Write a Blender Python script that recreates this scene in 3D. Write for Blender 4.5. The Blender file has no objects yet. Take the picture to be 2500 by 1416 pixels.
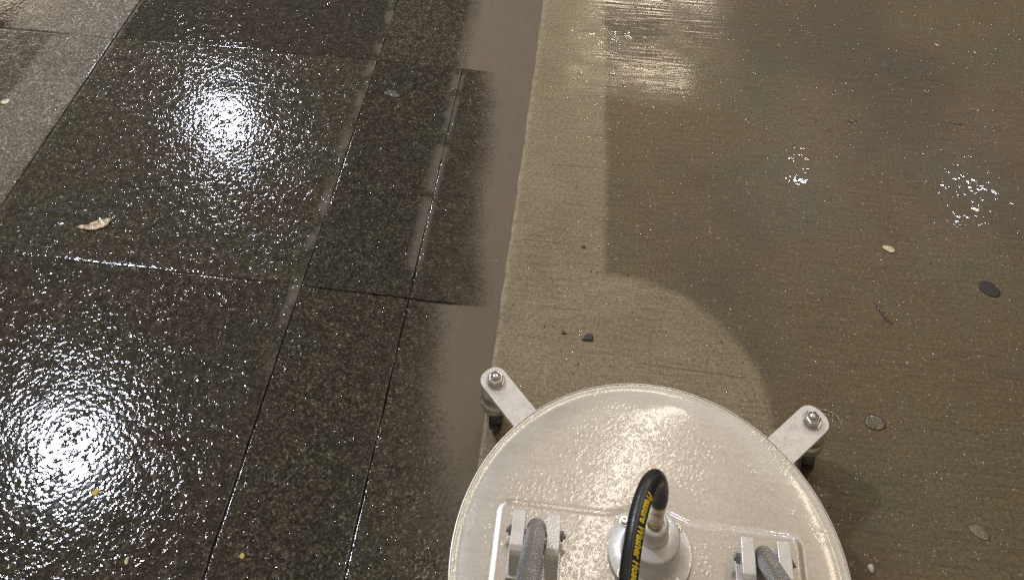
import bpy, bmesh, math, random
import numpy as np
from mathutils import Vector, Matrix
S = bpy.context.scene
C = S.collection
random.seed(7)
rng = np.random.default_rng(7)
PI = math.pi

# ------------------------------------------------------------------ camera
# a phone held upright at eye height; the photograph is the lower-middle part of its portrait frame (hence the shift)
cd = bpy.data.cameras.new('camera')
cam = bpy.data.objects.new('camera', cd); C.objects.link(cam)
FPX = 2454.07
cd.sensor_width = 36.0
cd.lens = FPX / 2500 * 36.0
cd.shift_x = 0.0
cd.shift_y = -858.0 / 2500.0
cd.clip_start = 0.05; cd.clip_end = 200
Fw = Vector((-0.09283044, 0.81574623, -0.57091208))
Rt = Vector((0.99326927, 0.11576239, 0.00390096))
Up = Vector((-0.06927234, 0.5667073, 0.82100194))
M = Matrix((Rt, Up, -Fw)).transposed().to_4x4()
M.translation = (0, 0, 1.52)
cam.matrix_world = M
S.camera = cam

# ------------------------------------------------------------------ night light of the street: glow of the sky and the lit soffit
w = bpy.data.worlds.new('World'); S.world = w; w.use_nodes = True
nt = w.node_tree; nt.nodes.clear()
wo = nt.nodes.new('ShaderNodeOutputWorld'); bg = nt.nodes.new('ShaderNodeBackground')
tc = nt.nodes.new('ShaderNodeTexCoord'); sp = nt.nodes.new('ShaderNodeSeparateXYZ')
nt.links.new(tc.outputs['Generated'], sp.inputs[0])
rp = nt.nodes.new('ShaderNodeValToRGB')
rp.color_ramp.elements[0].position = 0.0; rp.color_ramp.elements[0].color = (0.36, 0.31, 0.25, 1)
rp.color_ramp.elements[1].position = 1.0; rp.color_ramp.elements[1].color = (0.80, 0.68, 0.53, 1)
e = rp.color_ramp.elements.new(0.55); e.color = (0.50, 0.43, 0.345, 1)
nt.links.new(sp.outputs['Z'], rp.inputs[0])
nt.links.new(rp.outputs[0], bg.inputs['Color']); bg.inputs['Strength'].default_value = 0.58
nt.links.new(bg.outputs[0], wo.inputs[0])

def lamp(name, loc, size, power, col, size_y=None, rotz=0.0):
    ld = bpy.data.lights.new(name, 'AREA')
    ld.shape = 'DISK' if size_y is None else 'RECTANGLE'
    ld.size = size
    if size_y is not None: ld.size_y = size_y
    ld.energy = power; ld.color = col
    o = bpy.data.objects.new(name, ld); C.objects.link(o)
    o.location = loc; o.rotation_euler = (0, 0, rotz)
    return o
COOL = (0.80, 0.86, 1.0); WARM = (1.0, 0.84, 0.62)
lamp('soffit_downlight', (-2.50, 4.62, 3.4), 0.24, 66, COOL)
lamp('soffit_downlight', (-2.50, 2.38, 3.4), 0.32, 92, COOL)
lamp('soffit_downlight', (1.33, 4.60, 3.4), 0.34, 16, COOL)
lamp('soffit_downlight', (2.36, 4.55, 3.4), 0.36, 18, COOL)
lamp('tube_light', (0.24, 2.45, 3.4), 0.13, 11, (1.0, 0.92, 0.80), 1.75, -math.atan2(0.42, 0.95))
lamp('tube_light', (0.45, 6.55, 3.4), 1.15, 34, WARM, 0.22)
lamp('tube_light', (0.22, 5.42, 3.4), 0.9, 15, WARM, 0.12)
lamp('tube_light', (1.62, 2.45, 3.4), 0.14, 9, WARM, 1.4, 0.05)
lamp('tube_light', (-4.7, 5.9, 3.4), 1.2, 24, WARM, 0.6)

S.render.engine = 'CYCLES'
S.cycles.use_denoising = False
S.view_settings.view_transform = 'Standard'
S.view_settings.look = 'None'
S.view_settings.exposure = 0.0
S.view_settings.gamma = 1.0

# ------------------------------------------------------------------ helpers
def tag(o, label=None, cat=None, group=None, kind=None):
    if label: o['label'] = label
    if cat: o['category'] = cat
    if group: o['group'] = group
    if kind: o['kind'] = kind
    return o
def thing(name, loc, label, cat, group=None):
    o = bpy.data.objects.new(name, None); C.objects.link(o); o.location = loc
    o.empty_display_size = 0.05
    return tag(o, label, cat, group)
def link(name, me, mat, parent=None, smooth=True):
    o = bpy.data.objects.new(name, me); C.objects.link(o)
    if mat: me.materials.append(mat)
    if smooth:
        me.polygons.foreach_set('use_smooth', [True] * len(me.polygons))
    if parent:
        o.parent = parent
        o.matrix_parent_inverse = Matrix.Translation(parent.location).inverted() if parent.type == 'EMPTY' else Matrix.Translation(parent.location).inverted()
    return o
def pydata(name, v, f):
    me = bpy.data.meshes.new(name); me.from_pydata([tuple(map(float, p)) for p in v], [], [tuple(map(int, q)) for q in f]); me.update()
    return me
def frombm(name, bm):
    bmesh.ops.recalc_face_normals(bm, faces=bm.faces)
    me = bpy.data.meshes.new(name); bm.to_mesh(me); bm.free(); return me
def sharp(o, ang=35):
    me = o.data
    bm = bmesh.new(); bm.from_mesh(me)
    for ed in bm.edges:
        if len(ed.link_faces) == 2 and ed.calc_face_angle(0) > math.radians(ang): ed.smooth = False
    bm.to_mesh(me); bm.free(); return o
def lathe(bm, prof, ctr=(0, 0, 0), n=64, mat=None):
    """prof: (r, z) from bottom axis to top axis"""
    rows = []
    for r, z in prof:
        if r < 1e-6: rows.append([bm.verts.new((0, 0, z))])
        else: rows.append([bm.verts.new((r*math.cos(2*PI*k/n), r*math.sin(2*PI*k/n), z)) for k in range(n)])
    vs = [v for q in rows for v in q]
    for a, b in zip(rows, rows[1:]):
        if len(a) == 1 and len(b) == 1: continue
        for k in range(n):
            l = (k+1) % n
            if len(a) == 1: bm.faces.new((a[0], b[k], b[l]))
            elif len(b) == 1: bm.faces.new((a[k], a[l], b[0]))
            else: bm.faces.new((a[k], a[l], b[l], b[k]))
    X = Matrix.Translation(ctr) @ (mat if mat else Matrix.Identity(4))
    for v in vs: v.co = X @ v.co
    return vs
def frames(pts):
    """parallel-transport frames along a polyline"""
    T = [(pts[min(i+1, len(pts)-1)] - pts[max(i-1, 0)]).normalized() for i in range(len(pts))]
    N = [None]*len(pts)
    n = T[0].orthogonal().normalized(); N[0] = n
    for i in range(1, len(pts)):
        n = (n - T[i]*n.dot(T[i])).normalized(); N[i] = n
    return T, N
def catmull(P, k=10):
    P = [Vector(p) for p in P]; out = []
    Q = [P[0]*2-P[1]] + P + [P[-1]*2-P[-2]]
    for i in range(1, len(Q)-2):
        for j in range(k):
            t = j/k; a, b, c, d = Q[i-1], Q[i], Q[i+1], Q[i+2]
            out.append(0.5*((2*b)+(c-a)*t+(2*a-5*b+4*c-d)*t*t+(3*b-3*c+d-a)*t**3))
    out.append(P[-1]); return out
def tube(bm, pts, r, n=24, cap=True):
    T, N = frames(pts); rows = []
    rr = r if isinstance(r, (list, tuple)) else [r]*len(pts)
    for p, t, a, q in zip(pts, T, N, rr):
        b = t.cross(a)
        rows.append([bm.verts.new(p + a*(q*math.cos(2*PI*k/n)) + b*(q*math.sin(2*PI*k/n))) for k in range(n)])
    for A, B in zip(rows, rows[1:]):
        for k in range(n): bm.faces.new((A[k], A[(k+1) % n], B[(k+1) % n], B[k]))
    if cap:
        bm.faces.new(rows[0]); bm.faces.new(rows[-1])
def prism(bm, outline, z0, z1, bev=0.0):
    """vertical prism with a bevelled rim"""
    n = len(outline); c = Vector((sum(p[0] for p in outline)/n, sum(p[1] for p in outline)/n))
    def ring(z, ins):
        out = []
        for i, p in enumerate(outline):
            a = Vector(outline[i-1]); b = Vector(p); d = Vector(outline[(i+1) % n])
            e1 = (b-a).normalized(); e2 = (d-b).normalized(); t = (e1+e2).normalized()
            nn = Vector((-t.y, t.x)); q = b + nn*ins
            out.append(bm.verts.new((q.x, q.y, z)))
        return out
    if bev: rings = [ring(z0, 0), ring(z1-bev, 0), ring(z1-bev*0.3, bev*0.3), ring(z1, bev)]
    else: rings = [ring(z0, 0), ring(z1, 0)]
    for A, B in zip(rings, rings[1:]):
        for k in range(n): bm.faces.new((A[k], A[(k+1) % n], B[(k+1) % n], B[k]))
    bm.faces.new(rings[0]); bm.faces.new(rings[-1])

# ------------------------------------------------------------------ materials
class NT:
    def __init__(s, name):
        s.m = bpy.data.materials.new(name); s.m.use_nodes = True; s.t = s.m.node_tree
        s.t.nodes.clear()
        s.out = s.n('ShaderNodeOutputMaterial'); s.b = s.n('ShaderNodeBsdfPrincipled')
        s.l(s.b.outputs[0], s.out.inputs[0]); s._tc = None
    def n(s, t, **k):
        x = s.t.nodes.new(t)
        for a, v in k.items(): setattr(x, a, v)
        return x
    def l(s, a, b): s.t.links.new(a, b)
    def set(s, **k):
        for a, v in k.items():
            i = s.b.inputs[a.replace('_', ' ')]
            if hasattr(v, 'is_output'): s.l(v, i)
            else: i.default_value = v
    def pos(s, sc=(1, 1, 1), rot=(0, 0, 0), loc=(0, 0, 0)):
        if s._tc is None: s._tc = s.n('ShaderNodeNewGeometry')
        mp = s.n('ShaderNodeMapping'); s.l(s._tc.outputs['Position'], mp.inputs[0])
        mp.inputs['Scale'].default_value = sc; mp.inputs['Rotation'].default_value = rot; mp.inputs['Location'].default_value = loc
        return mp.outputs[0]
    def opos(s, sc=(1, 1, 1)):
        t = s.n('ShaderNodeTexCoord'); mp = s.n('ShaderNodeMapping'); s.l(t.outputs['Object'], mp.inputs[0])
        mp.inputs['Scale'].default_value = sc; return mp.outputs[0]
    def noise(s, scale, detail=3, rough=0.5, vec=None, out='Fac', dist=0.0):
        x = s.n('ShaderNodeTexNoise'); x.inputs['Scale'].default_value = scale; x.inputs['Detail'].default_value = detail
        x.inputs['Roughness'].default_value = rough; x.inputs['Distortion'].default_value = dist
        s.l(vec if vec else s.pos(), x.inputs['Vector']); return x.outputs[out]
    def vor(s, scale, out='Distance', vec=None, feature='F1', rand=1.0):
        x = s.n('ShaderNodeTexVoronoi', feature=feature); x.inputs['Scale'].default_value = scale
        x.inputs['Randomness'].default_value = rand
        s.l(vec if vec else s.pos(), x.inputs['Vector']); return x.outputs[out]
    def ramp(s, fac, stops, interp='LINEAR'):
        x = s.n('ShaderNodeValToRGB'); cr = x.color_ramp; cr.interpolation = interp
        while len(cr.elements) > 1: cr.elements.remove(cr.elements[-1])
        for i, (p, c) in enumerate(stops):
            el = cr.elements[0] if i == 0 else cr.elements.new(p)
            el.position = p; c = (c, c, c) if isinstance(c, (int, float)) else c
            el.color = (*c, 1)
        s.l(fac, x.inputs[0]); return x.outputs[0]
    def mix(s, f, a, b, mode='MIX'):
        x = s.n('ShaderNodeMix', data_type='RGBA', blend_type=mode)
        for i, v in ((0, f), (6, a), (7, b)):
            if hasattr(v, 'is_output'): s.l(v, x.inputs[i])
            else: x.inputs[i].default_value = v if i == 0 else (*v, 1)
        return x.outputs[2]
    def math(s, op, a, b=None, c=None, clamp=False):
        x = s.n('ShaderNodeMath', operation=op, use_clamp=clamp)
        for i, v in enumerate((a, b, c)):
            if v is None: continue
            if hasattr(v, 'is_output'): s.l(v, x.inputs[i])
            else: x.inputs[i].default_value = v
        return x.outputs[0]
    def sstep(s, v, a, b, lo=0.0, hi=1.0):
        x = s.n('ShaderNodeMapRange', interpolation_type='SMOOTHSTEP')
        s.l(v, x.inputs[0])
        for i, q in ((1, a), (2, b), (3, lo), (4, hi)): x.inputs[i].default_value = q
        return x.outputs[0]
    def bump(s, h, dist, strength=1.0, normal=None):
        x = s.n('ShaderNodeBump'); x.inputs['Distance'].default_value = dist
        x.inputs['Strength'].default_value = strength; s.l(h, x.inputs['Height'])
        if normal: s.l(normal, x.inputs['Normal'])
        return x.outputs[0]
    def xyz(s):
        x = s.n('ShaderNodeSeparateXYZ'); s.l(s.pos(), x.inputs[0]); return x.outputs
    def attr(s, name):
        x = s.n('ShaderNodeAttribute'); x.attribute_name = name; return x.outputs['Fac']

def band(m, v, c, hw, soft):
    """1 inside |v-c|<hw"""
    return m.sstep(m.math('ABSOLUTE', m.math('SUBTRACT', v, c)), hw, hw+soft, 1.0, 0.0)

def paver_mat():
    m = NT('wet_exposed_aggregate')
    cell = m.vor(300, 'Color')
    bw = m.n('ShaderNodeSeparateColor'); m.l(cell, bw.inputs[0]); r1 = bw.outputs[0]
    grain = m.ramp(r1, [(0, 0.50), (0.45, 0.78), (0.72, 1.0), (0.90, 1.45), (1.0, 2.3)])
    fine = m.ramp(m.noise(650, 2, 0.6), [(0.3, 0.45), (0.5, 0.95), (0.7, 1.9)])
    hue = m.ramp(m.noise(5.5, 3, 0.55, dist=0.4), [(0.34, (0.047, 0.0345, 0.0255)), (0.47, (0.044, 0.0365, 0.0255)), (0.60, (0.040, 0.0370, 0.0250)), (0.72, (0.042, 0.0370, 0.0285))])
    hue2 = m.ramp(m.noise(60, 2, 0.5), [(0.35, 0.78), (0.65, 1.25)])
    col = m.mix(1.0, m.mix(1.0, m.mix(1.0, hue, grain, 'MULTIPLY'), fine, 'MULTIPLY'), hue2, 'MULTIPLY')
    X, Y, Z = m.xyz()
    oi = m.n('ShaderNodeObjectInfo')
    col = m.mix(1.0, col, m.ramp(oi.outputs['Random'], [(0, 0.86), (1, 1.22)]), 'MULTIPLY')
    narrow = m.sstep(X, -0.50, -0.485)
    gg = m.ramp(m.noise(250, 2, 0.7), [(0.36, 0.45), (0.5, 1.05), (0.64, 2.1)])
    col = m.mix(m.math('ADD', 0.45, m.math('MULTIPLY', narrow, 0.50)), col, m.mix(1.0, col, gg, 'MULTIPLY'))
    # worn, less wet pale bands on the outer slab row
    wob = m.math('MULTIPLY', m.math('SUBTRACT', m.noise(9, 3), 0.5), 0.025)
    xs = m.math('ADD', X, wob)
    b1 = m.math('MULTIPLY', m.sstep(xs, -1.10, -1.125), m.sstep(xs, -1.275, -1.245))
    b2 = m.math('MULTIPLY', m.math('MULTIPLY', m.sstep(xs, -1.24, -1.26), m.sstep(xs, -1.385, -1.365)), m.math('MAXIMUM', m.sstep(Y, 1.655, 1.665), m.math('MAXIMUM', m.sstep(Y, 1.42, 1.30), 0.45)))
    worn = m.math('MAXIMUM', b1, m.math('MULTIPLY', b2, 0.75), clamp=True)
    worn = m.math('MULTIPLY', worn, m.sstep(m.noise(3.5, 3), 0.25, 0.55, 0.55, 1.0))
    col = m.mix(worn, col, m.mix(1.0, m.mix(1.0, grain, fine, 'MULTIPLY'), (0.165, 0.148, 0.115), 'MULTIPLY'))
    # smeared cement film beside the long joints
    jn = m.sstep(m.noise(14, 4, 0.65), 0.42, 0.60)
    f1 = m.math('MULTIPLY', m.math('MULTIPLY', m.sstep(X, -0.516, -0.502), m.sstep(X, -0.488, -0.4915)), m.math('MULTIPLY', jn, m.sstep(Y, 0.85, 0.98)))
    f2 = m.math('MULTIPLY', m.math('MULTIPLY', m.sstep(X, -0.325, -0.306), m.sstep(X, -0.285, -0.297)), m.math('MULTIPLY', m.sstep(m.noise(11, 3), 0.38, 0.5), m.sstep(Y, 1.07, 1.12)))
    film = m.math('MAXIMUM', f1, f2, clamp=True)
    col = m.mix(m.math('MULTIPLY', film, 0.6), col, (0.170, 0.150, 0.120))
    # silt settling towards the gutter
    silt = m.math('MULTIPLY', m.sstep(X, -0.36, -0.16), m.sstep(m.noise(38, 3), 0.3, 0.65, 0.2, 0.75))
    col = m.mix(m.math('MULTIPLY', silt, 0.6), col, (0.105, 0.088, 0.066))
    # wetness: water level in the texture
    wet = m.sstep(m.noise(4.0, 3, 0.5, vec=m.pos(loc=(3, 1, 0))), 0.3, 0.62)
    lumps = m.vor(132, 'Distance')
    lumps = m.math('MULTIPLY', m.math('MULTIPLY', lumps, lumps), m.math('MULTIPLY', m.sstep(m.noise(60, 3, 0.65), 0.42, 0.72, 0.20, 1.5), m.math('MULTIPLY', m.sstep(m.noise(9, 3, 0.6), 0.3, 0.65, 0.6, 1.1), m.sstep(Y, 1.650, 1.657, 1.0, 0.6))))
    lumps2 = m.noise(150, 1, 0.5)
    lumps3 = m.noise(75, 2, 0.5)
    h = m.math('ADD', m.math('MULTIPLY', lumps, -1.0), m.math('ADD', m.math('MULTIPLY', lumps2, 0.10), m.math('MULTIPLY', m.noise(60, 1, 0.6), 0.36)))
    sc1 = m.n('ShaderNodeSeparateColor'); m.l(m.vor(165, 'Color', vec=m.pos(loc=(2, 2, 0))), sc1.inputs[0])
    pick = m.sstep(sc1.outputs[0], 0.88, 0.90)
    tooth = m.math('MULTIPLY', m.sstep(m.vor(165, 'Distance', vec=m.pos(loc=(2, 2, 0))), 0.0, 0.5, 1.0, 0.0), pick)
    tooth = m.math('MULTIPLY', tooth, m.sstep(m.noise(11, 3, 0.6), 0.38, 0.62, 0.3, 1.0))
    h = m.math('ADD', h, m.math('MULTIPLY', tooth, 1.15))
    base_n = m.bump(m.math('ADD', h, m.math('MULTIPLY', m.noise(420, 2), 0.3)), 0.0016, 0.8)
    coat_n = m.n('ShaderNodeBump'); coat_n.inputs['Distance'].default_value = 0.00052
    m.l(h, coat_n.inputs['Height'])
    m.l(m.sstep(m.noise(22, 4, 0.7), 0.36, 0.66, 0.75, 1.0), coat_n.inputs['Strength'])
    m.set(Base_Color=col, Roughness=0.62, Normal=base_n, IOR=1.4)
    m.b.inputs['Specular IOR Level'].default_value = 0.04
    cw = m.math('SUBTRACT', 1.0, m.math('MULTIPLY', worn, 0.25))
    m.set(Coat_Weight=cw, Coat_IOR=1.33, Coat_Normal=coat_n.outputs[0])
    m.l(m.math('ADD', m.math('MULTIPLY', worn, 0.16), 0.055), m.b.inputs['Coat Roughness'])
    return m.m

def concrete_mat():
    m = NT('wet_broomed_concrete')
    X, Y, Z = m.xyz()
    # area already cleaned: a lane beside the kerb edge and the swept round of the last pass
    nz = m.math('ADD', m.math('MULTIPLY', m.math('SUBTRACT', m.noise(30, 3, 0.6), 0.5), 0.014), m.math('MULTIPLY', m.math('SUBTRACT', m.noise(4, 2, 0.5), 0.5), 0.016))
    lane = m.math('SUBTRACT', X, m.math('SUBTRACT', 0.085, m.math('MULTIPLY', Y, 0.0403)))
    lane_m = m.sstep(m.math('ADD', lane, nz), -0.008, 0.012, 1.0, 0.0)
    dx = m.math('SUBTRACT', X, 0.062); dy = m.math('SUBTRACT', Y, 0.895)
    dd = m.math('SQRT', m.math('ADD', m.math('MULTIPLY', dx, dx), m.math('MULTIPLY', dy, dy)))
    circ = m.sstep(m.math('ADD', dd, nz), 0.238, 0.262, 1.0, 0.0)
    low = m.math('MULTIPLY', m.sstep(Y, 0.895, 0.89), m.sstep(m.math('ADD', X, nz), 0.312, 0.325, 1.0, 0.0))
    lowleft = m.math('MULTIPLY', low, m.sstep(X, -0.2, -0.19))
    clean = m.math('MAXIMUM', m.math('MAXIMUM', lane_m, circ), lowleft, clamp=True)
    v = m.noise(7, 4, 0.6)
    g = m.ramp(m.noise(520, 2, 0.6), [(0.34, 0.6), (0.5, 1.0), (0.66, 1.45)])
    g2 = m.ramp(m.noise(170, 4, 0.7), [(0.36, 0.74), (0.5, 1.0), (0.64, 1.28)])
    c1 = m.ramp(v, [(0.3, (0.212, 0.168, 0.096)), (0.7, (0.264, 0.210, 0.126))])
    c2 = m.ramp(m.noise(4.5, 5, 0.7, dist=0.6), [(0.34, (0.114, 0.098, 0.052)), (0.47, (0.128, 0.099, 0.049)), (0.56, (0.140, 0.092, 0.045)), (0.66, (0.108, 0.092, 0.058)), (0.76, (0.128, 0.098, 0.05))])
    col = m.mix(clean, c2, c1)
    col = m.mix(1.0, m.mix(1.0, col, g, 'MULTIPLY'), g2, 'MULTIPLY')
    cmb = m.n('ShaderNodeCombineXYZ'); m.l(m.math('MULTIPLY', dd, 95.0), cmb.inputs[0]); m.l(m.math('MULTIPLY', m.math('ARCTAN2', dy, dx), 1.6), cmb.inputs[1])
    sw = m.noise(1.0, 3, 0.6, vec=cmb.outputs[0])
    col = m.mix(m.math('MULTIPLY', circ, 0.7), col, m.mix(1.0, col, m.ramp(sw, [(0.3, 0.88), (0.7, 1.10)]), 'MULTIPLY'))
    residue = m.math('MULTIPLY', clean, m.sstep(m.noise(5, 4, 0.65, vec=m.pos(loc=(2, 6, 0))), 0.52, 0.72))
    col = m.mix(m.math('MULTIPLY', residue, 0.30), col, c2)
    # dark traffic grime drifting to the near right
    gr = m.math('MULTIPLY', m.sstep(m.noise(2.4, 3, 0.5, vec=m.pos(loc=(1.7, 0.4, 0))), 0.42, 0.68), m.math('SUBTRACT', 1.0, m.math('MULTIPLY', clean, 0.85)))
    col = m.mix(m.math('MULTIPLY', gr, 0.50), col, (0.060, 0.052, 0.036))
    # broom strokes run across the walk
    st = m.noise(1.0, 4, 0.65, vec=m.pos(sc=(13, 230, 1), rot=(0, 0, 0.02)))
    st2 = m.noise(1.0, 3, 0.6, vec=m.pos(sc=(16, 120, 1), rot=(0, 0, 0.02)))
    dark = m.sstep(st, 0.34, 0.56, 0.76, 1.08)
    patchy = m.sstep(m.noise(6, 3), 0.25, 0.55)
    col = m.mix(m.math('MULTIPLY', patchy, 0.8), col, m.mix(1.0, col, dark, 'MULTIPLY'))
    # pits and fine sand; the pale specks also paint in water glints
    pit = m.sstep(m.vor(42, 'Distance'), 0.03, 0.075, 1.0, 0.0)
    pit = m.math('MULTIPLY', pit, m.sstep(m.noise(8, 2), 0.44, 0.55))
    col = m.mix(m.math('MULTIPLY', pit, 0.8), col, (0.03, 0.024, 0.016))
    pale = m.sstep(m.vor(120, 'Distance', vec=m.pos(loc=(5, 5, 0))), 0.10, 0.22, 1.0, 0.0)
    pale = m.math('MULTIPLY', pale, m.sstep(m.noise(40, 3), 0.45, 0.57))
    edge = m.math('MULTIPLY', m.sstep(X, -0.126, -0.134), m.sstep(m.noise(60, 3, 0.6), 0.4, 0.6))  # pale chipped line along the kerb, with its edge highlight put into the colour
    pale = m.math('MAXIMUM', pale, m.math('MULTIPLY', edge, 0.5))
    col = m.mix(m.math('MULTIPLY', pale, 0.6), col, (0.46, 0.40, 0.30))
    # long saw/rake scratches
    for x0, x1, y0, sl in ((0.10, 0.285, 0.980, -0.035), (-0.082, 0.03, 1.394, 0.02), (0.05, 0.33, 1.70, -0.01), (-0.12, -0.02, 1.205, 0.0)):
        yy = m.math('SUBTRACT', Y, m.math('ADD', m.math('MULTIPLY', m.math('SUBTRACT', X, x0), sl), y0))
        ln = m.math('MULTIPLY', band(m, yy, 0.0, 0.0006, 0.0012), m.math('MULTIPLY', m.sstep(X, x0, x0+0.01), m.sstep(X, x1, x1-0.01)))
        col = m.mix(m.math('MULTIPLY', ln, 0.55), col, (0.06, 0.045, 0.03))
    fine = m.noise(480, 3, 0.6)
    lump = m.noise(150, 3, 0.55)
    h = m.math('ADD', m.math('MULTIPLY', st, 0.55), m.math('ADD', m.math('MULTIPLY', fine, 0.35), m.math('SUBTRACT', m.math('MULTIPLY', st2, 0.5), m.math('MULTIPLY', pit, 1.5))))
    bn = m.bump(h, 0.0010, 0.8)
    # standing film where the water has not drained
    filmn = m.noise(5.5, 4, 0.6, vec=m.pos(sc=(1, 1.6, 1), loc=(0.3, 0.2, 0)))
    far = m.math('MULTIPLY', m.sstep(Y, 1.56, 1.66), m.math('MULTIPLY', m.sstep(X, 0.36, 0.20), m.sstep(X, -0.10, -0.03)))
    film = m.math('MULTIPLY', m.sstep(filmn, 0.30, 0.58, 0.35, 1.0), m.math('ADD', 0.12, m.math('MULTIPLY', far, 0.88)))
    stc = m.noise(1.0, 1, 0.5, vec=m.pos(sc=(9, 120, 1), rot=(0, 0, 0.02)))
    lump = m.noise(95, 1, 0.5)
    sc2 = m.n('ShaderNodeSeparateColor'); m.l(m.vor(190, 'Color', vec=m.pos(loc=(7, 2, 0))), sc2.inputs[0])
    tooth = m.math('MULTIPLY', m.sstep(m.vor(190, 'Distance', vec=m.pos(loc=(7, 2, 0))), 0.0, 0.5, 1.0, 0.0), m.sstep(sc2.outputs[0], 0.90, 0.92))
    hc = m.math('ADD', m.math('MULTIPLY', stc, 0.9), m.math('ADD', m.math('MULTIPLY', lump, 0.22), m.math('MULTIPLY', tooth, 1.6)))
    cb = m.bump(hc, 0.00034, 0.9)
    m.set(Base_Color=col, Roughness=0.60, Normal=bn, Coat_Normal=cb, Coat_IOR=1.34)
    m.b.inputs['Specular IOR Level'].default_value = 0.3
    m.l(m.math('ADD', 0.12, m.math('MULTIPLY', film, 0.88)), m.b.inputs['Coat Weight'])
    m.l(m.math('SUBTRACT', 0.30, m.math('MULTIPLY', film, 0.22)), m.b.inputs['Coat Roughness'])
    return m.m

def water_mat():
    m = NT('muddy_water')
    a = m.attr('murk')
    n = m.noise(170, 4, 0.6); n2 = m.noise(28, 3, 0.6)
    v = m.math('ADD', a, m.math('ADD', m.math('MULTIPLY', m.math('SUBTRACT', n, 0.5), 1.1), m.math('MULTIPLY', m.math('SUBTRACT', n2, 0.5), 0.5)))
    al = m.sstep(v, 0.15, 1.15)
    al = m.math('MAXIMUM', al, m.sstep(a, 0.85, 1.15))
    col = m.ramp(m.noise(3, 3, 0.5), [(0.3, (0.158, 0.138, 0.104)), (0.7, (0.190, 0.150, 0.110))])
    col = m.mix(1.0, col, m.ramp(m.noise(1.0, 4, 0.65, vec=m.pos(sc=(60, 14, 1))), [(0.3, 0.95), (0.7, 1.05)]), 'MULTIPLY')
    col = m.mix(1.0, col, m.ramp(m.noise(420, 2, 0.6), [(0.3, 0.93), (0.7, 1.07)]), 'MULTIPLY')
    m.set(Base_Color=col, Roughness=0.75, Alpha=al, Coat_Weight=1.0, Coat_Roughness=0.03, Coat_IOR=1.33)
    m.b.inputs['Specular IOR Level'].default_value = 0.0
    m.l(m.bump(m.noise(30, 3, 0.5), 0.0006, 0.6), m.b.inputs['Coat Normal'])
    return m.m

def simple(name, col, rough=0.5, metal=0.0, coat=0.0, vs=30, var=0.15, bscale=None, bdist=0.0003, spec=0.5, croug=0.05):
    m = NT(name)
    n = m.noise(vs, 4, 0.6, vec=m.opos())
    c = m.mix(1.0, col, m.ramp(n, [(0.3, 1-var), (0.7, 1+var)]), 'MULTIPLY')
    m.set(Base_Color=c, Metallic=metal, Coat_Weight=coat, Coat_Roughness=croug)
    m.b.inputs['Specular IOR Level'].default_value = spec
    m.l(m.math('ADD', rough, m.math('MULTIPLY', m.math('SUBTRACT', m.noise(vs*2.3, 3, vec=m.opos()), 0.5), 0.2)), m.b.inputs['Roughness'])
    if bscale:
        bn = m.bump(m.noise(bscale, 3, 0.5, vec=m.opos()), bdist, 0.8)
        m.l(bn, m.b.inputs['Normal']); m.l(bn, m.b.inputs['Coat Normal'])
    return m.m

def deck_mat():
    m = NT('wet_stainless_deck')
    big = m.noise(6, 4, 0.6)
    col = m.ramp(big, [(0.3, (0.425, 0.390, 0.352)), (0.5, (0.455, 0.414, 0.372)), (0.7, (0.425, 0.402, 0.360))])
    col = m.mix(1.0, col, m.ramp(m.noise(240, 3, 0.6), [(0.3, 0.88), (0.7, 1.10)]), 'MULTIPLY')
    # greyer dried splash near the rim
    X, Y, Z = m.xyz()
    dx = m.math('SUBTRACT', X, 0.112); dy = m.math('SUBTRACT', Y, 0.618)
    r = m.math('SQRT', m.math('ADD', m.math('MULTIPLY', dx, dx), m.math('MULTIPLY', dy, dy)))
    rim = m.math('MULTIPLY', m.sstep(m.math('ADD', r, m.math('MULTIPLY', m.math('SUBTRACT', m.noise(16, 4), 0.5), 0.08)), 0.20, 0.24), 0.55)
    col = m.mix(rim, col, (0.50, 0.50, 0.455))
    scr = m.noise(1.0, 3, 0.7, vec=m.pos(sc=(14, 160, 1), rot=(0, 0, 0.5)))
    col = m.mix(1.0, col, m.ramp(scr, [(0.3, 0.95), (0.7, 1.04)]), 'MULTIPLY')
    grime = m.sstep(m.vor(95, 'Distance', vec=m.pos(loc=(1, 3, 0))), 0.04, 0.12, 1.0, 0.0)
    grime = m.math('MULTIPLY', grime, m.sstep(m.noise(12, 3), 0.50, 0.62))
    col = m.mix(m.math('MULTIPLY', grime, 0.5), col, (0.22, 0.19, 0.16))
    m.set(Base_Color=col, Metallic=0.78)
    m.l(m.ramp(m.noise(18, 4, 0.6), [(0.3, 0.33), (0.7, 0.40)]), m.b.inputs['Roughness'])
    # water film, beads and runs
    beads = m.sstep(m.vor(165, 'Distance'), 0.10, 0.55, 1.0, 0.0)
    keep = m.sstep(m.noise(16, 3, 0.6), 0.36, 0.68)
    worms = m.noise(150, 1, 0.5, dist=0.8)
    h = m.math('ADD', m.math('MULTIPLY', beads, keep), m.math('MULTIPLY', m.math('MULTIPLY', worms, keep), 0.9))
    cn = m.bump(h, 0.00022, 0.8)
    bn = m.bump(h, 0.00012, 0.8)
    m.set(Normal=bn, Coat_Normal=cn, Coat_Weight=0.9, Coat_Roughness=0.075, Coat_IOR=1.5)
    return m.m

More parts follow.
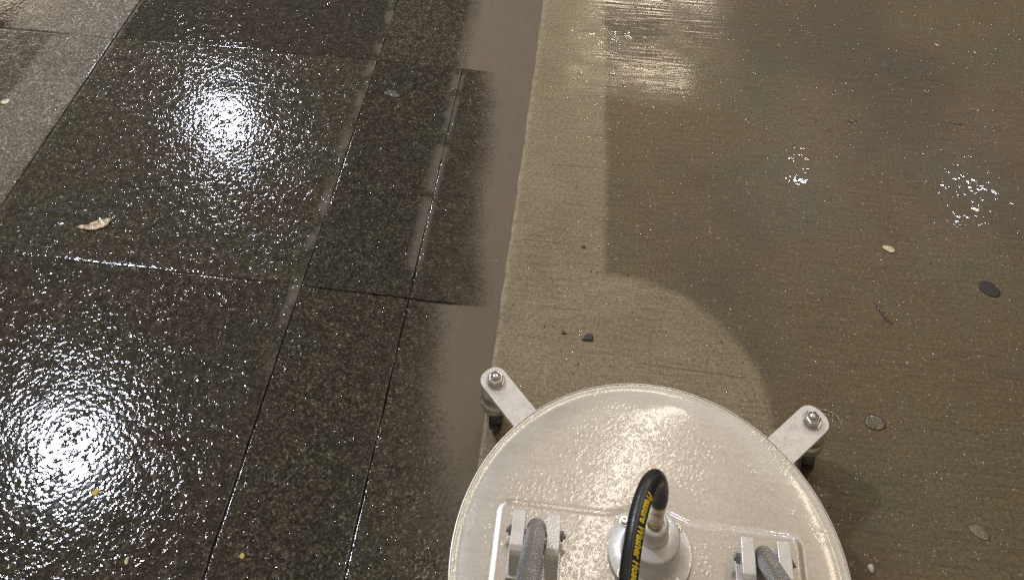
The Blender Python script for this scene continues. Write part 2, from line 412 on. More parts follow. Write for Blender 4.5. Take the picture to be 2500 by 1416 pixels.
def speckled_mat():
    m = NT('spattered_bare_aluminium')
    vec = m.opos()
    col = m.ramp(m.noise(60, 4, 0.6, vec=vec), [(0.3, (0.60, 0.575, 0.54)), (0.7, (0.76, 0.73, 0.69))])
    sp = m.sstep(m.vor(240, 'Distance', vec=vec), 0.16, 0.36, 1.0, 0.0)
    sp = m.math('MULTIPLY', sp, m.sstep(m.noise(45, 3, vec=vec), 0.47, 0.60))
    col = m.mix(m.math('MULTIPLY', sp, 0.55), col, (0.20, 0.18, 0.16))
    m.set(Base_Color=col, Metallic=0.25, Roughness=0.42, Coat_Weight=0.4, Coat_Roughness=0.12)
    bn = m.bump(m.noise(220, 3, 0.6, vec=vec), 0.0003, 0.7); m.set(Normal=bn)
    return m.m

def drop_mat():
    m = NT('clear_water_bead')
    m.t.nodes.remove(m.b)
    tr = m.n('ShaderNodeBsdfTransparent'); gl = m.n('ShaderNodeBsdfGlossy'); gl.inputs['Roughness'].default_value = 0.03
    tr.inputs[0].default_value = (0.985, 0.985, 0.98, 1)
    fr = m.n('ShaderNodeFresnel'); fr.inputs[0].default_value = 1.4
    ge = m.n('ShaderNodeNewGeometry'); ff = m.math('MULTIPLY', fr.outputs[0], m.math('SUBTRACT', 1.0, ge.outputs['Backfacing']))
    mx = m.n('ShaderNodeMixShader'); m.l(ff, mx.inputs[0]); m.l(tr.outputs[0], mx.inputs[1]); m.l(gl.outputs[0], mx.inputs[2])
    m.l(mx.outputs[0], m.out.inputs[0]); return m.m

PAVER = paver_mat(); CONC = concrete_mat(); WATER = water_mat(); DECK = deck_mat(); SPECK = speckled_mat(); DROP = drop_mat()
CAST = simple('wet_cast_aluminium', (0.70, 0.685, 0.66), 0.34, 0.25, 0.5, 40, 0.10, 160, 0.0002)
BAR = simple('brushed_aluminium_bar', (0.68, 0.665, 0.635), 0.40, 0.3, 0.4, 50, 0.12, 200, 0.0002)
STEEL = simple('zinc_plated_steel', (0.62, 0.60, 0.58), 0.24, 0.9, 0.0, 60, 0.15)
BRASS = simple('yellow_zinc_ferrule', (0.66, 0.58, 0.38), 0.22, 0.95, 0.0, 70, 0.15)
GALV = simple('dark_galvanised_tube', (0.30, 0.305, 0.30), 0.40, 0.75, 0.0, 12, 0.25)
RUBBER = simple('black_rubber', (0.012, 0.012, 0.013), 0.42, 0, 0.25, 60, 0.25, 300, 0.0003, croug=0.2)
TYRE = simple('black_caster_tyre', (0.008, 0.008, 0.008), 0.35, 0, 0.8, 60, 0.2)
YELLOW = simple('yellow_print', (0.72, 0.56, 0.035), 0.5, 0, 0.1, 400, 0.18)
SEAM = simple('worn_hose_seam', (0.10, 0.10, 0.105), 0.5, 0, 0.2, 80, 0.2)
RIM = simple('worn_rim_edge', (0.80, 0.76, 0.66), 0.35, 0.5, 0.3, 50, 0.1)
ZINC = simple('zinc_raceway', (0.60, 0.61, 0.54), 0.26, 0.85, 0.4, 50, 0.2)
SKIRT = simple('dull_steel_skirt', (0.55, 0.53, 0.49), 0.35, 0.7, 0.5, 20, 0.2, 90, 0.0003)
MUD = simple('wet_soil_bed', (0.08, 0.065, 0.048), 0.7)

# ------------------------------------------------------------------ pavement
ZW = -0.0060                      # level of the standing water
XL1, XL2, XL3, XK = -1.112, -0.492, -0.299, -0.1405
YC = [0.459, 1.059, 1.657, 2.255]
def kerb_x(y): return -0.1385 - 0.004*(y-0.9) + 0.0010*math.sin(5*y) + 0.0004*math.sin(31*y+1) + 0.0003*math.sin(97*y)
def shore(row, y):                # where the water begins on the gutter slabs
    if row == 0: return -0.286 + (1.05-y)*0.15
    if row == 1: return -0.212 - (y-1.05)*0.10
    return -0.330 - (y-1.66)*0.06
def row_of(y): return 0 if y < YC[1] else (1 if y < YC[2] else 2)
def slab_z(col, row, x, y):
    if col == 3: return ZW - 0.060*(x-shore(row, y)) if x > shore(row, y) else ZW - 0.030*(x-shore(row, y))
    if col == 2:
        ze = ZW - 0.030*(XL3 - shore(row, y)) + 0.0006
        ze = max(ze, ZW - 0.001)
        t = (x-XL2)/(XL3-XL2); return (1-t)*0.0 + t*ze
    base = {0: 0.0012, 1: 0.0, 2: -0.0010}[row]
    if col == 0: base += 0.0020 - 0.010*(x-XL1)
    return base + (0.0016 if (col == 1) else 0) * (x-XL1)/(XL2-XL1)
def axis(a, b, n):
    L = b-a
    e = [0, 0.0012, 0.0028, 0.0055, 0.0085]
    t = [a+q for q in e] + list(np.linspace(a+0.0125, b-0.0125, n)) + [b-q for q in e[::-1]]
    return t
def slab(col, row, x0, x1, y0, y1):
    g = 0.0007
    x0 += g; x1 -= g; y0 += g; y1 -= g
    xs = axis(x0, x1, max(8, int((x1-x0)/0.02))); ys = axis(y0, y1, max(8, int((y1-y0)/0.02)))
    nx, ny = len(xs), len(ys); v = []; f = []
    wob = rng.normal(0, 1, (ny, nx))
    for j, y in enumerate(ys):
        for i, x in enumerate(xs):
            d = min(x-x0, x1-x, y-y0, y1-y)
            z = slab_z(col, row, x, y)
            z -= 0.0007*max(0.0, 1-d/0.0028)**2
            if row == 1 and col == 1: z -= 0.0011*max(0.0, 1-(y-y0)/0.015)**2
            z += 0.00012*wob[j, i]
            xx = x; yy = y
            if i in (0, nx-1): xx += 0.0005*wob[j, i]; 
            if j in (0, ny-1): yy += 0.0005*wob[j, i]; 
            v.append((xx, yy, z))
    for j in range(ny-1):
        for i in range(nx-1):
            a = j*nx+i; f.append((a, a+1, a+nx+1, a+nx))
    # sides
    loop = [i for i in range(nx)] + [(j+1)*nx-1 for j in range(1, ny)] + [(ny-1)*nx+i for i in range(nx-2, -1, -1)] + [j*nx for j in range(ny-2, 0, -1)]
    b0 = len(v)
    for q in loop: v.append((v[q][0], v[q][1], -0.05))
    for k in range(len(loop)):
        l = (k+1) % len(loop); f.append((loop[k], b0+k, b0+l, loop[l]))
    o = link('paving_slab', pydata('paving_slab', v, f), PAVER)
    tag(o, kind='structure')
    return o
cols = [(-1.73, XL1), (XL1, XL2), (XL2, XL3), (XL3, -0.137)]
for c, (a, b) in enumerate(cols):
    for r in range(3):
        if c == 0 and r == 0: continue
        if c == 3: b = -0.112
        slab(c, r, a, b, YC[r], YC[r+1])
# the rest of the pavement beyond what is seen, same stone with its joints
bm = bmesh.new()
xg = [-1.73-0.62*k for k in range(6)][::-1]
def flat(bm, x0, x1, y0, y1, z0=-0.05, z1=-0.001):
    x0 += .0015; x1 -= .0015; y0 += .0015; y1 -= .0015
    prism(bm, [(x0, y0), (x1, y0), (x1, y1), (x0, y1)], z0, z1, 0.0015)
yrows = [0.459-0.598*k for k in range(5, 0, -1)] + YC + [2.255+0.598*k for k in range(1, 8)]
for y0, y1 in zip(yrows, yrows[1:]):
    for x0, x1 in list(zip(xg, xg[1:])) + [(-1.73, XL1), (XL1, XL2), (XL2, -0.112)]:
        seen = x0 >= -1.74 and YC[0]-0.01 <= y0 < YC[3]-0.01 and not (abs(x0+1.73) < 0.01 and y0 < 1.0)
        if not seen: flat(bm, x0, x1, y0, y1, z1=(-0.001 if x0 < -0.6 else -0.0085))
tag(link('pavement', frombm('pavement', bm), PAVER, smooth=False), kind='structure')

# bed below everything, reaching to the horizon
bm = bmesh.new(); prism(bm, [(-60, -60), (60, -60), (60, 60), (-60, 60)], -0.30, -0.05)
tag(link('ground', frombm('ground', bm), MUD, smooth=False), kind='structure')

# concrete walk with an irregular, slightly chipped edge along the gutter
v = []; f = []
ys = list(np.arange(0.2, 2.6, 0.006)); ys = [-4.0, -1.0] + ys + [4.0, 7.0]
prof = [(-0.0008, -0.05), (0.0, -0.009), (0.0006, -0.0045), (0.0018, -0.0018), (0.0040, -0.0006), (0.008, 0.0), (0.03, 0.0), (0.5, 0.0), (2.0, 0.0), (7.0, 0.0)]
jit = np.cumsum(rng.normal(0, 0.00022, len(ys))); jit -= np.convolve(jit, np.ones(15)/15, 'same')
for j, y in enumerate(ys):
    k = kerb_x(min(max(y, 0), 3)) + (jit[j]*1.2 if 2 < j < len(ys)-3 else 0)
    for dx, z in prof: v.append((k+dx*(1+0.8*math.sin(y*57)*math.sin(y*13)) if dx < 0.01 else k+dx, y, z))
n = len(prof)
for j in range(len(ys)-1):
    for i in range(n-1):
        a = j*n+i; f.append((a, a+1, a+n+1, a+n))
tag(link('concrete_walk', pydata('concrete_walk', v, f), CONC), kind='structure')

# standing muddy water in the gutter: murk follows the true depth above the slabs
xs = np.arange(-0.48, -0.1325, 0.004); ys = np.arange(-0.2, 2.6, 0.006)
v = []; f = []; att = []
for y in ys:
    r = row_of(y); s = shore(r, y) + 0.006*math.sin(13*y+r) + 0.003*math.sin(41*y)
    kx = kerb_x(min(max(y, 0), 3))
    for x in xs:
        x2 = min(x, kx+0.004)
        d = (x-s)*0.060
        wid = (0.0036 if r != 0 else 0.0042)
        if r == 0: wid += max(0, 0.9-y)*0.012
        v.append((x2, y, ZW)); att.append(max(0.0, min(1.3 if y > 0.86 else 1.3-1.3*(0.86-max(y, 0.50)), 0.15+d/wid)) if d > -0.002 else 0.0)
nx = len(xs)
for j in range(len(ys)-1):
    for i in range(nx-1):
        a = j*nx+i
        if max(att[a], att[a+1], att[a+nx], att[a+nx+1]) > 0: f.append((a, a+1, a+nx+1, a+nx))
me = pydata('muddy_water', v, f)
at = me.attributes.new('murk', 'FLOAT', 'POINT'); at.data.foreach_set('value', np.array(att, dtype=np.float32))
bm = bmesh.new(); bm.from_mesh(me); bmesh.ops.delete(bm, geom=[q for q in bm.verts if not q.link_faces], context='VERTS'); bm.to_mesh(me); bm.free()
tag(link('muddy_water', me, WATER), kind='structure')

# ------------------------------------------------------------------ surface cleaner
CX, CY, R, ZD = 0.112, 0.618, 0.258, 0.107
HX, HY = 0.1126, 0.638
sc = thing('surface_cleaner', (CX, CY, 0), 'round stainless steel pressure washer surface cleaner standing on the wet walkway edge', 'surface cleaner')
def panel_sd(x, y):
    px0, px1, py0, py1, rc = -0.0885, 0.3085, 0.556, 0.682, 0.014
    qx = abs(x-(px0+px1)/2)-((px1-px0)/2-rc); qy = abs(y-(py0+py1)/2)-((py1-py0)/2-rc)
    d = math.hypot(max(qx, 0), max(qy, 0)) + min(max(qx, qy), 0) - rc
    e = math.hypot(x-HX, y-HY) - 0.060
    k = 0.018; h = max(k-abs(d-e), 0)/k
    return min(d, e) - h*h*k/4
def deck_z(x, y):
    r = math.hypot(x-CX, y-CY); z = ZD
    z -= 0.0020*max(0, (r-0.214)/0.038)**2.0 if r < 0.252 else 0.0020
    if r > 0.2480: z += 0.0012*min(1, (r-0.2480)/0.008)
    d = panel_sd(x, y)
    t = min(1, max(0, (0.0055-d)/0.0110)); z += 0.0020*t*t*(3-2*t)
    # rolled bead along the edge of the pressing
    z += 0.0003*math.exp(-(d/0.004)**2)
    return z
n = 640
rad = [0.004]+list(np.arange(0.010, 0.256, 0.0021))+[0.2565, 0.2575, 0.258]
v = [(CX, CY, deck_z(CX, CY))]; f = []
for r in rad:
    for k in range(n):
        x = CX+r*math.cos(2*PI*k/n); y = CY+r*math.sin(2*PI*k/n); v.append((x, y, deck_z(x, y)))
for k in range(n): f.append((0, 1+k, 1+(k+1) % n))
for i in range(len(rad)-1):
    for k in range(n):
        a = 1+i*n+k; b = 1+i*n+(k+1) % n; f.append((a, a+n, b+n, b))
deck = link('deck', pydata('deck', v, f), DECK, sc)
bm = bmesh.new()
zr = ZD-0.0014
lathe(bm, [(0.2572, zr-0.004), (0.2590, zr-0.0035), (0.2598, zr-0.0015), (0.2598, zr+0.0006), (0.2591, zr+0.0016), (0.2580, zr+0.0016)], (CX, CY, 0), 256)
link('rolled_rim', frombm('rolled_rim', bm), RIM, sc)
bm = bmesh.new()
lathe(bm, [(0.250, 0.026), (0.2655, 0.026), (0.2665, 0.030), (0.2655, 0.036), (0.2605, 0.045), (0.2592, 0.060), (0.2588, zr-0.003)], (CX, CY, 0), 256)
link('side_skirt', frombm('side_skirt', bm), SKIRT, sc)
bm = bmesh.new()
lathe(bm, [(0.244, 0.012), (0.2500, 0.006), (0.2525, 0.010), (0.2535, 0.0262)], (CX, CY, 0), 192)
link('brush_skirt', frombm('brush_skirt', bm), RUBBER, sc)

# swivel hub
zb = ZD+0.0030
bm = bmesh.new()
lathe(bm, [(0, zb), (0.0545, zb), (0.0548, zb+0.0040), (0.0538, zb+0.0056), (0.0400, zb+0.0075), (0.0362, zb+0.0100), (0.0352, zb+0.016), (0.0352, zb+0.047), (0.0345, zb+0.0500), (0.0325, zb+0.0512),
           (0.0200, zb+0.0530), (0.0182, zb+0.0560), (0.0178, zb+0.078), (0.0168, zb+0.0815), (0.0145, zb+0.0828), (0.0118, zb+0.0828), (0.0114, zb+0.0780), (0, zb+0.0780)], (HX, HY, 0), 128)
hub = sharp(link('swivel_hub', frombm('swivel_hub', bm), CAST, sc), 50)
for k, (ax, ay) in enumerate(((-0.0345, 0.0335), (-0.0360, -0.0315), (0.0325, -0.0345), (0.0345, 0.0330))):
    bm = bmesh.new()
    z0 = zb+0.0062
    lathe(bm, [(0.0072, z0-0.004), (0.0072, z0+0.0010), (0.0066, z0+0.0016), (0.0048, z0+0.0016), (0.0046, z0+0.0048), (0.0040, z0+0.0054), (0.0022, z0+0.0054), (0.0020, z0+0.0030), (0, z0+0.0030)], (HX+ax, HY+ay, 0), 24)
    o = sharp(link('screw', frombm('screw', bm), STEEL, hub), 40)
zf = zb+0.076
bm = bmesh.new()
lathe(bm, [(0.0092, zf), (0.0094, zf+0.010), (0.0088, zf+0.0115), (0.0085, zf+0.0130), (0.0093, zf+0.0145), (0.0096, zf+0.018), (0.0096, zf+0.046), (0.0104, zf+0.0475), (0.0106, zf+0.060), (0.0100, zf+0.0655), (0.0075, zf+0.066), (0, zf+0.066)], (HX, HY, 0), 48)
# crimp dents
for vv in bm.verts:
    q = Vector((vv.co.x-HX, vv.co.y-HY)); 
    if vv.co.z > zf+0.017 and q.length > 0.009:
        a = math.atan2(q.y, q.x); s = 1-0.035*(0.5+0.5*math.cos(8*a)); vv.co.x = HX+q.x*s; vv.co.y = HY+q.y*s
link('hose_ferrule', frombm('hose_ferrule', bm), BRASS, sc)

# hose with its printed lettering
HR = 0.0108
zt = zf+0.060
hp = catmull([(HX, HY, zt), (0.1122, 0.638, zt+0.020), (0.1085, 0.6365, 0.292), (0.1025, 0.6310, 0.311), (0.0945, 0.6170, 0.3230), (0.0870, 0.5970, 0.328), (0.0810, 0.574, 0.3285), (0.0768, 0.5494, 0.325), (0.0742, 0.528, 0.318), (0.0734, 0.505, 0.309),
              (0.078, 0.46, 0.285), (0.083, 0.38, 0.27), (0.09, 0.28, 0.30), (0.10, 0.16, 0.42), (0.11, 0.08, 0.60), (0.112, 0.05, 0.80)], 12)
bm = bmesh.new(); tube(bm, hp, HR, 40)
hose = link('hose', frombm('hose', bm), RUBBER, sc)
camp = Vector((0, 0, 1.52))
def hose_frame(pts):
    """for each point: tangent, direction to the eye of a person holding it (the print side), and the sideways direction"""
    out = []
    ref = Vector((0.02, -0.42, 0.9)).normalized()
    for i, p in enumerate(pts):
        t = (pts[min(i+1, len(pts)-1)]-pts[max(i-1, 0)]).normalized()
        u = (ref - t*ref.dot(t)).normalized(); s = u.cross(t); out.append((p, t, u, s))
    return out
HF = hose_frame(hp)
acc = [0.0]
for a, b in zip(hp, hp[1:]): acc.append(acc[-1]+(b-a).length)
def on_hose(sv, ang, r):
    i = max(0, min(len(acc)-2, int(np.searchsorted(acc, sv))-1)); t = (sv-acc[i])/max(1e-9, acc[i+1]-acc[i])
    p = HF[i][0].lerp(HF[i+1][0], t); u = HF[i][2].lerp(HF[i+1][2], t).normalized(); s = HF[i][3].lerp(HF[i+1][3], t).normalized()
    return p + (u*math.cos(ang) + s*math.sin(ang))*r
for ang, s0, s1 in ((math.radians(-3), 0.030, 0.30), (math.radians(70), 0.020, 0.30)):
    bm = bmesh.new(); N = 90; rows = []
    for i in range(N+1):
        sv = s0+(s1-s0)*i/N
        rows.append([bm.verts.new(on_hose(sv, ang+da, HR+h)) for da, h in ((-0.05, -0.0002), (-0.02, 0.00025), (0.02, 0.00025), (0.05, -0.0002))])
    for A, B in zip(rows, rows[1:]):
        for k in range(3): bm.faces.new((A[k], A[k+1], B[k+1], B[k]))
    link('mould_seam', frombm('mould_seam', bm), SEAM, hose)
TXT_S0, TXT_LEN, TXT_A, TXT_H = 0.1045, 0.092, math.radians(34), 0.0092
cu = bpy.data.curves.new('lettering', 'FONT'); cu.body = 'Pressure Washer Hose'; cu.size = 1.0; cu.shear = 0.25; cu.offset = 0.045; cu.resolution_u = 4; cu.space_character = 1.02
to = bpy.data.objects.new('t', cu); C.objects.link(to)
bpy.context.view_layer.update()
me = bpy.data.meshes.new_from_object(to.evaluated_get(bpy.context.evaluated_depsgraph_get()))
bpy.data.objects.remove(to)
bm = bmesh.new(); bm.from_mesh(me)
bmesh.ops.triangulate(bm, faces=bm.faces)
for _ in range(2):
    bmesh.ops.subdivide_edges(bm, edges=[q for q in bm.edges if q.calc_length() > 0.12], cuts=1)
    bmesh.ops.triangulate(bm, faces=[q for q in bm.faces if len(q.verts) > 3])
x0 = min(q.co.x for q in bm.verts); x1 = max(q.co.x for q in bm.verts)
for q in bm.verts:
    sv = TXT_S0+(q.co.x-x0)/(x1-x0)*TXT_LEN
    q.co = on_hose(sv, TXT_A+(q.co.y-0.33)*TXT_H/0.72/HR, HR+0.00025)
me2 = bpy.data.meshes.new('lettering'); bm.to_mesh(me2); bm.free()
link('lettering', me2, YELLOW, hose, smooth=False)

# handle brackets and tubes
def bracket(xc):
    b = bmesh.new()
    prism(b, [(xc-0.0345, 0.585), (xc+0.0345, 0.585), (xc+0.0345, 0.648), (xc-0.0345, 0.648)], ZD+0.0028, ZD+0.0072, 0.0012)
    br = link('handle_bracket', frombm('handle_bracket', b), BAR, sc, smooth=False)
    for s in (-1, 1):
        x0 = xc+s*0.0230-0.0085; x1 = x0+0.0170
        prof = [(0.590, ZD+0.005), (0.656, ZD+0.005), (0.656, ZD+0.041), (0.6535, ZD+0.044), (0.610, ZD+0.044), (0.604, ZD+0.0415), (0.600, ZD+0.037), (0.590, ZD+0.012)]
        b = bmesh.new()
        A = [b.verts.new((x0, y, z)) for y, z in prof]; B = [b.verts.new((x1, y, z)) for y, z in prof]
        b.faces.new(A); b.faces.new(B)
        for k in range(len(prof)): b.faces.new((A[k], A[(k+1) % len(prof)], B[(k+1) % len(prof)], B[k]))
        bmesh.ops.recalc_face_normals(b, faces=b.faces)
        bmesh.ops.bevel(b, geom=b.edges[:], offset=0.0009, segments=2, profile=0.5, affect='EDGES')
        link('lug', frombm('lug', b), BAR, br, smooth=False)
    b = bmesh.new()
    rot = Matrix.Rotation(PI/2, 4, 'Y')
    lathe(b, [(0, -0.039), (0.0030, -0.039), (0.0032, -0.036), (0.0032, 0.036), (0.0030, 0.039), (0, 0.039)], (xc, 0.636, ZD+0.024), 16, rot)
    for s in (-1, 1):
        lathe(b, [(0, s*0.0317), (0.0062, s*0.0317), (0.0062, s*0.0352), (0.0050, s*0.0362), (0, s*0.0362)], (xc, 0.636, ZD+0.024), 6, rot)
    link('pivot_bolt', frombm('pivot_bolt', b), GALV, br, smooth=False)
    # tube rising to the operator
    b = bmesh.new()
    d = Vector((0, -0.608, 0.794))
    p0 = Vector((xc, 0.646, ZD+0.018)); pts = [p0+d*t for t in (-0.004, -0.001, 0.004, 0.012, 0.05, 0.2, 0.6, 0.92)]
    tube(b, pts, [0.0085, 0.0112, 0.0124, 0.0128, 0.0128, 0.0128, 0.0128, 0.0128], 32)
    link('handle_tube', frombm('handle_tube', b), GALV, sc)
    return pts[-1]
eL = bracket(-0.037); eR = bracket(0.257)
b = bmesh.new(); tube(b, [eL+Vector((0.013, 0.004, -0.03)), eR+Vector((-0.013, 0.004, -0.03))], 0.0125, 24)
link('handle_crossbar', frombm('handle_crossbar', b), GALV, sc)

# caster arms
def caster(bx, by, W=0.0235):
    a = math.atan2(by-CY, bx-CX); u = Vector((math.cos(a), math.sin(a))); s = Vector((-u.y, u.x))
    B = Vector((bx, by))
    def P(al, ac): q = B+u*al+s*ac; return (q.x, q.y)
    out = [P(-0.105, -W), P(0.004, -W)]
    for k in range(9):
        t = -PI/2+PI*k/8; out.append(P(0.004+0.0190*math.cos(t), W*math.copysign(abs(math.sin(t))**0.8, math.sin(t))))
    out += [P(0.004, W), P(-0.105, W)]
    out2 = []
    for p in out:
        if not out2 or (Vector(p)-Vector(out2[-1])).length > 0.0005: out2.append(p)
    b = bmesh.new(); zA = ZD-0.0135
    prism(b, out2, zA, zA+0.0060, 0.0008)
    arm = link('caster_arm', frombm('caster_arm', b), SPECK, sc, smooth=False)
    b = bmesh.new(); z = zA+0.006
    lathe(b, [(0, z), (0.0140, z), (0.0142, z+0.0012), (0.0134, z+0.0018), (0, z+0.0018)], (bx, by, 0), 32)
    lathe(b, [(0, z+0.0018), (0.0120, z+0.0018), (0.0125, z+0.0026), (0.0125, z+0.0090), (0.0110, z+0.0104), (0.0088, z+0.0108), (0.0084, z+0.0126), (0.0072, z+0.0134), (0.0064, z+0.0116), (0, z+0.0116)], (bx, by, 0), 6, Matrix.Rotation(a+0.3, 4, 'Z'))
    nut = link('nut', frombm('nut', b), STEEL, arm, smooth=False)
    b = bmesh.new()
    lathe(b, [(0, z+0.010), (0.0054, z+0.010), (0.0054, z+0.0140), (0.0045, z+0.0152), (0, z+0.0156)], (bx, by, 0), 20)
    link('stud', frombm('stud', b), STEEL, nut)
    # swivel raceway under the arm
    b = bmesh.new(); z1 = zA
    lathe(b, [(0, z1-0.050), (0.0180, z1-0.050), (0.0225, z1-0.048), (0.0240, z1-0.043), (0.0240, z1-0.036), (0.0222, z1-0.031), (0.0185, z1-0.0295), (0.0185, z1-0.026), (0.0225, z1-0.024), (0.0235, z1-0.018), (0.0215, z1-0.010), (0.015, z1-0.004), (0.012, z1), (0, z1)], (bx, by-0.003, 0), 48)
    ca = link('caster', frombm('caster', b), ZINC, sc)
    # fork and wheel trailing behind the stem
    tr = Vector((bx+0.002, by-0.010)); rw = 0.0215
    for s1 in (-1, 1):
        b = bmesh.new(); xx = tr.x+s1*0.0125
        pr = [(tr.y-0.009, 0.014), (tr.y+0.008, 0.014), (by+0.012, z1-0.049), (by-0.016, z1-0.049)]
        A = [b.verts.new((xx-0.0011, y, zz)) for y, zz in pr]; Bv = [b.verts.new((xx+0.0011, y, zz)) for y, zz in pr]
        b.faces.new(A); b.faces.new(Bv)
        for k in range(4): b.faces.new((A[k], A[(k+1) % 4], Bv[(k+1) % 4], Bv[k]))
        link('fork', frombm('fork', b), ZINC, ca, smooth=False)
    b = bmesh.new()
    lathe(b, [(0, -0.010), (rw-0.004, -0.010), (rw-0.001, -0.0085), (rw, -0.005), (rw, 0.005), (rw-0.001, 0.0085), (rw-0.004, 0.010), (0, 0.010)], (tr.x, tr.y, rw+0.0005), 40, Matrix.Rotation(PI/2, 4, 'Y'))
    link('wheel', frombm('wheel', b), TYRE, ca)
caster(-0.1195, 0.8600, 0.0208)
caster(0.3490, 0.8525)
caster(0.112, 0.292)

# ------------------------------------------------------------------ small things lying about
def blob(name, loc, outline, h, mat, label, cat, group=None, dome=0.6, curl=0.0, crumple=0.0, n=7, lean=0.0):
    """a thin lying thing: closed outline (metres), real thickness, domed or crumpled top"""
    c = thing  # noqa
    N = len(outline); v = []; f = []
    def zt(t, k): return h*(1-dome*t**3) + curl*t*t
    rnd = rng.normal(0, 1, (n+1, N))
    v.append((0, 0, h+crumple*0.3))
    for i in range(1, n+1):
        t = i/n
        for k, (x, y) in enumerate(outline):
            v.append((x*t, y*t, zt(t, k)+crumple*(math.sin(x*t*420+1)*math.sin(y*t*520)+0.6*math.sin((x+y)*t*900)+0.25*rnd[i, k])))
    base = len(v)
    for k, (x, y) in enumerate(outline): v.append((x*0.985, y*0.985, max(0.0, v[base-N+k][2]-max(0.0005, h*0.5)) if curl+crumple > 0 else 0.0))
    v.append((0, 0, 0.0))
    for k in range(N): f.append((0, 1+k, 1+(k+1) % N))
    for i in range(n):
        for k in range(N):
            a = 1+i*N+k; b_ = 1+i*N+(k+1) % N; f.append((a, a+N, b_+N, b_))
    for k in range(N): f.append((base+k, len(v)-1, base+(k+1) % N))
    o = link(name, pydata(name, v, f), mat); o.location = loc; o.rotation_euler = (0, lean, 0)
    return tag(o, label, cat, group)
def outl(rx, ry, rot=0.0, wob=0.08, n=28, seed=0, p1=0.0):
    r = random.Random(seed); ph = [r.uniform(0, 6.28) for _ in range(4)]; out = []
    for k in range(n):
        t = 2*PI*k/n; q = 1+wob*(math.sin(2*t+ph[0])+0.7*math.sin(3*t+ph[1])+0.5*math.sin(5*t+ph[2]))
        q += p1*max(0, math.cos(t-PI))**6
        x, y = rx*q*math.cos(t), ry*q*math.sin(t)
        out.append((x*math.cos(rot)-y*math.sin(rot), x*math.sin(rot)+y*math.cos(rot)))
    return out
def surf(x, y):
    if x > kerb_x(min(max(y, 0), 3))+0.003: return 0.0003
    c = 0 if x < XL1 else 1 if x < XL2 else 2 if x < XL3 else 3
    return slab_z(c, row_of(y), x, y)
TAN = simple('wet_dead_leaf', (0.56, 0.44, 0.27), 0.40, 0, 0.9, 90, 0.45, 110, 0.0012)
PALEP = simple('pale_petal', (0.62, 0.56, 0.36), 0.5, 0, 0.3, 90, 0.22, 200, 0.0006)
YPET = simple('yellow_petal', (0.66, 0.52, 0.10), 0.5, 0, 0.6, 90, 0.3, 200, 0.0006)
GUM = simple('blackened_gum', (0.042, 0.037, 0.031), 0.75, 0, 0.05, 60, 0.15, 400, 0.0001, croug=0.4)
STONE = simple('dark_pebble', (0.036, 0.030, 0.033), 0.6, 0, 0.2, 60, 0.2, 200, 0.0002, croug=0.3)
CHIP = simple('brown_chip', (0.035, 0.026, 0.016), 0.6, 0, 0.3, 60, 0.2)
WHITE = simple('pale_pebble', (0.50, 0.47, 0.42), 0.5, 0, 0.5, 90, 0.2, 200, 0.0006)
BARK = simple('wet_bark', (0.050, 0.038, 0.024), 0.5, 0, 0.9, 90, 0.4, 260, 0.002)
TRANSP = simple('old_translucent_gum', (0.088, 0.070, 0.040), 0.5, 0, 0.5, 160, 0.5, 110, 0.0016)
OLIVE = simple('faded_gum', (0.165, 0.125, 0.066), 0.5, 0, 0.3, 120, 0.25, 220, 0.0006)
leafo = [(-0.031, -0.0085), (-0.026, -0.0110), (-0.018, -0.0105), (-0.008, -0.0125), (0.003, -0.0115), (0.010, -0.0080), (0.018, -0.0030), (0.023, 0.004), (0.025, 0.0115), (0.024, 0.0175), (0.018, 0.0185), (0.010, 0.0165), (0.003, 0.013), (-0.004, 0.0085), (-0.010, 0.0035), (-0.013, -0.001), (-0.021, -0.0030), (-0.028, -0.0040)]
def dens(o, k=2):
    out = []
    for i, p in enumerate(o):
        q = o[(i+1) % len(o)]
        for j in range(k): out.append((p[0]+(q[0]-p[0])*j/k, p[1]+(q[1]-p[1])*j/k))
    return out
blob('dead_leaf', (-0.913, 1.140, surf(-0.913, 1.14)+0.0008), dens(leafo, 2), 0.0022, TAN, 'crumpled tan dead leaf soaked flat on the dark slab, the largest leaf', 'leaf', crumple=0.0016, dome=0.1)
blob('fallen_petal', (-1.249, 1.428, surf(-1.249, 1.428)+0.0006), outl(0.0085, 0.0075, 0.3, 0.07, seed=2, p1=0.3), 0.0014, PALEP, 'pale round petal on the worn grey slab at the far left edge', 'petal', crumple=0.0003)
blob('fallen_petal', (0.557, 1.262, 0.0008), outl(0.0088, 0.0070, -0.35, 0.02, seed=3, p1=0.5), 0.0016, PALEP, 'cream teardrop petal lying alone on the dirty brown concrete', 'petal', crumple=0.0003)
blob('fallen_petal', (-0.690, 0.675, surf(-0.69, 0.675)+0.0006), outl(0.0052, 0.0046, 0.6, 0.10, seed=4, p1=0.2), 0.0012, YPET, 'small yellow petal just below the near white lamp reflection', 'petal', crumple=0.0005)
blob('fallen_petal', (-0.448, 0.617, surf(-0.448, 0.617)+0.0006), outl(0.0038, 0.0032, 0.2, 0.10, seed=5), 0.0010, YPET, 'tiny bright yellow petal on the narrow slab near the bottom edge', 'petal', crumple=0.0005)
blob('fallen_petal', (-0.605, 0.591, surf(-0.605, 0.591)+0.0006), outl(0.0030, 0.0042, 0.2, 0.14, seed=6), 0.0009, PALEP, 'tiny pale yellow petal between the two yellow ones at the bottom', 'petal', crumple=0.0005)
blob('fallen_petal', (0.774, 1.862, 0.0006), outl(0.0052, 0.0034, -0.5, 0.04, seed=7), 0.0012, WHITE, 'small white petal on the concrete near the top right', 'petal')
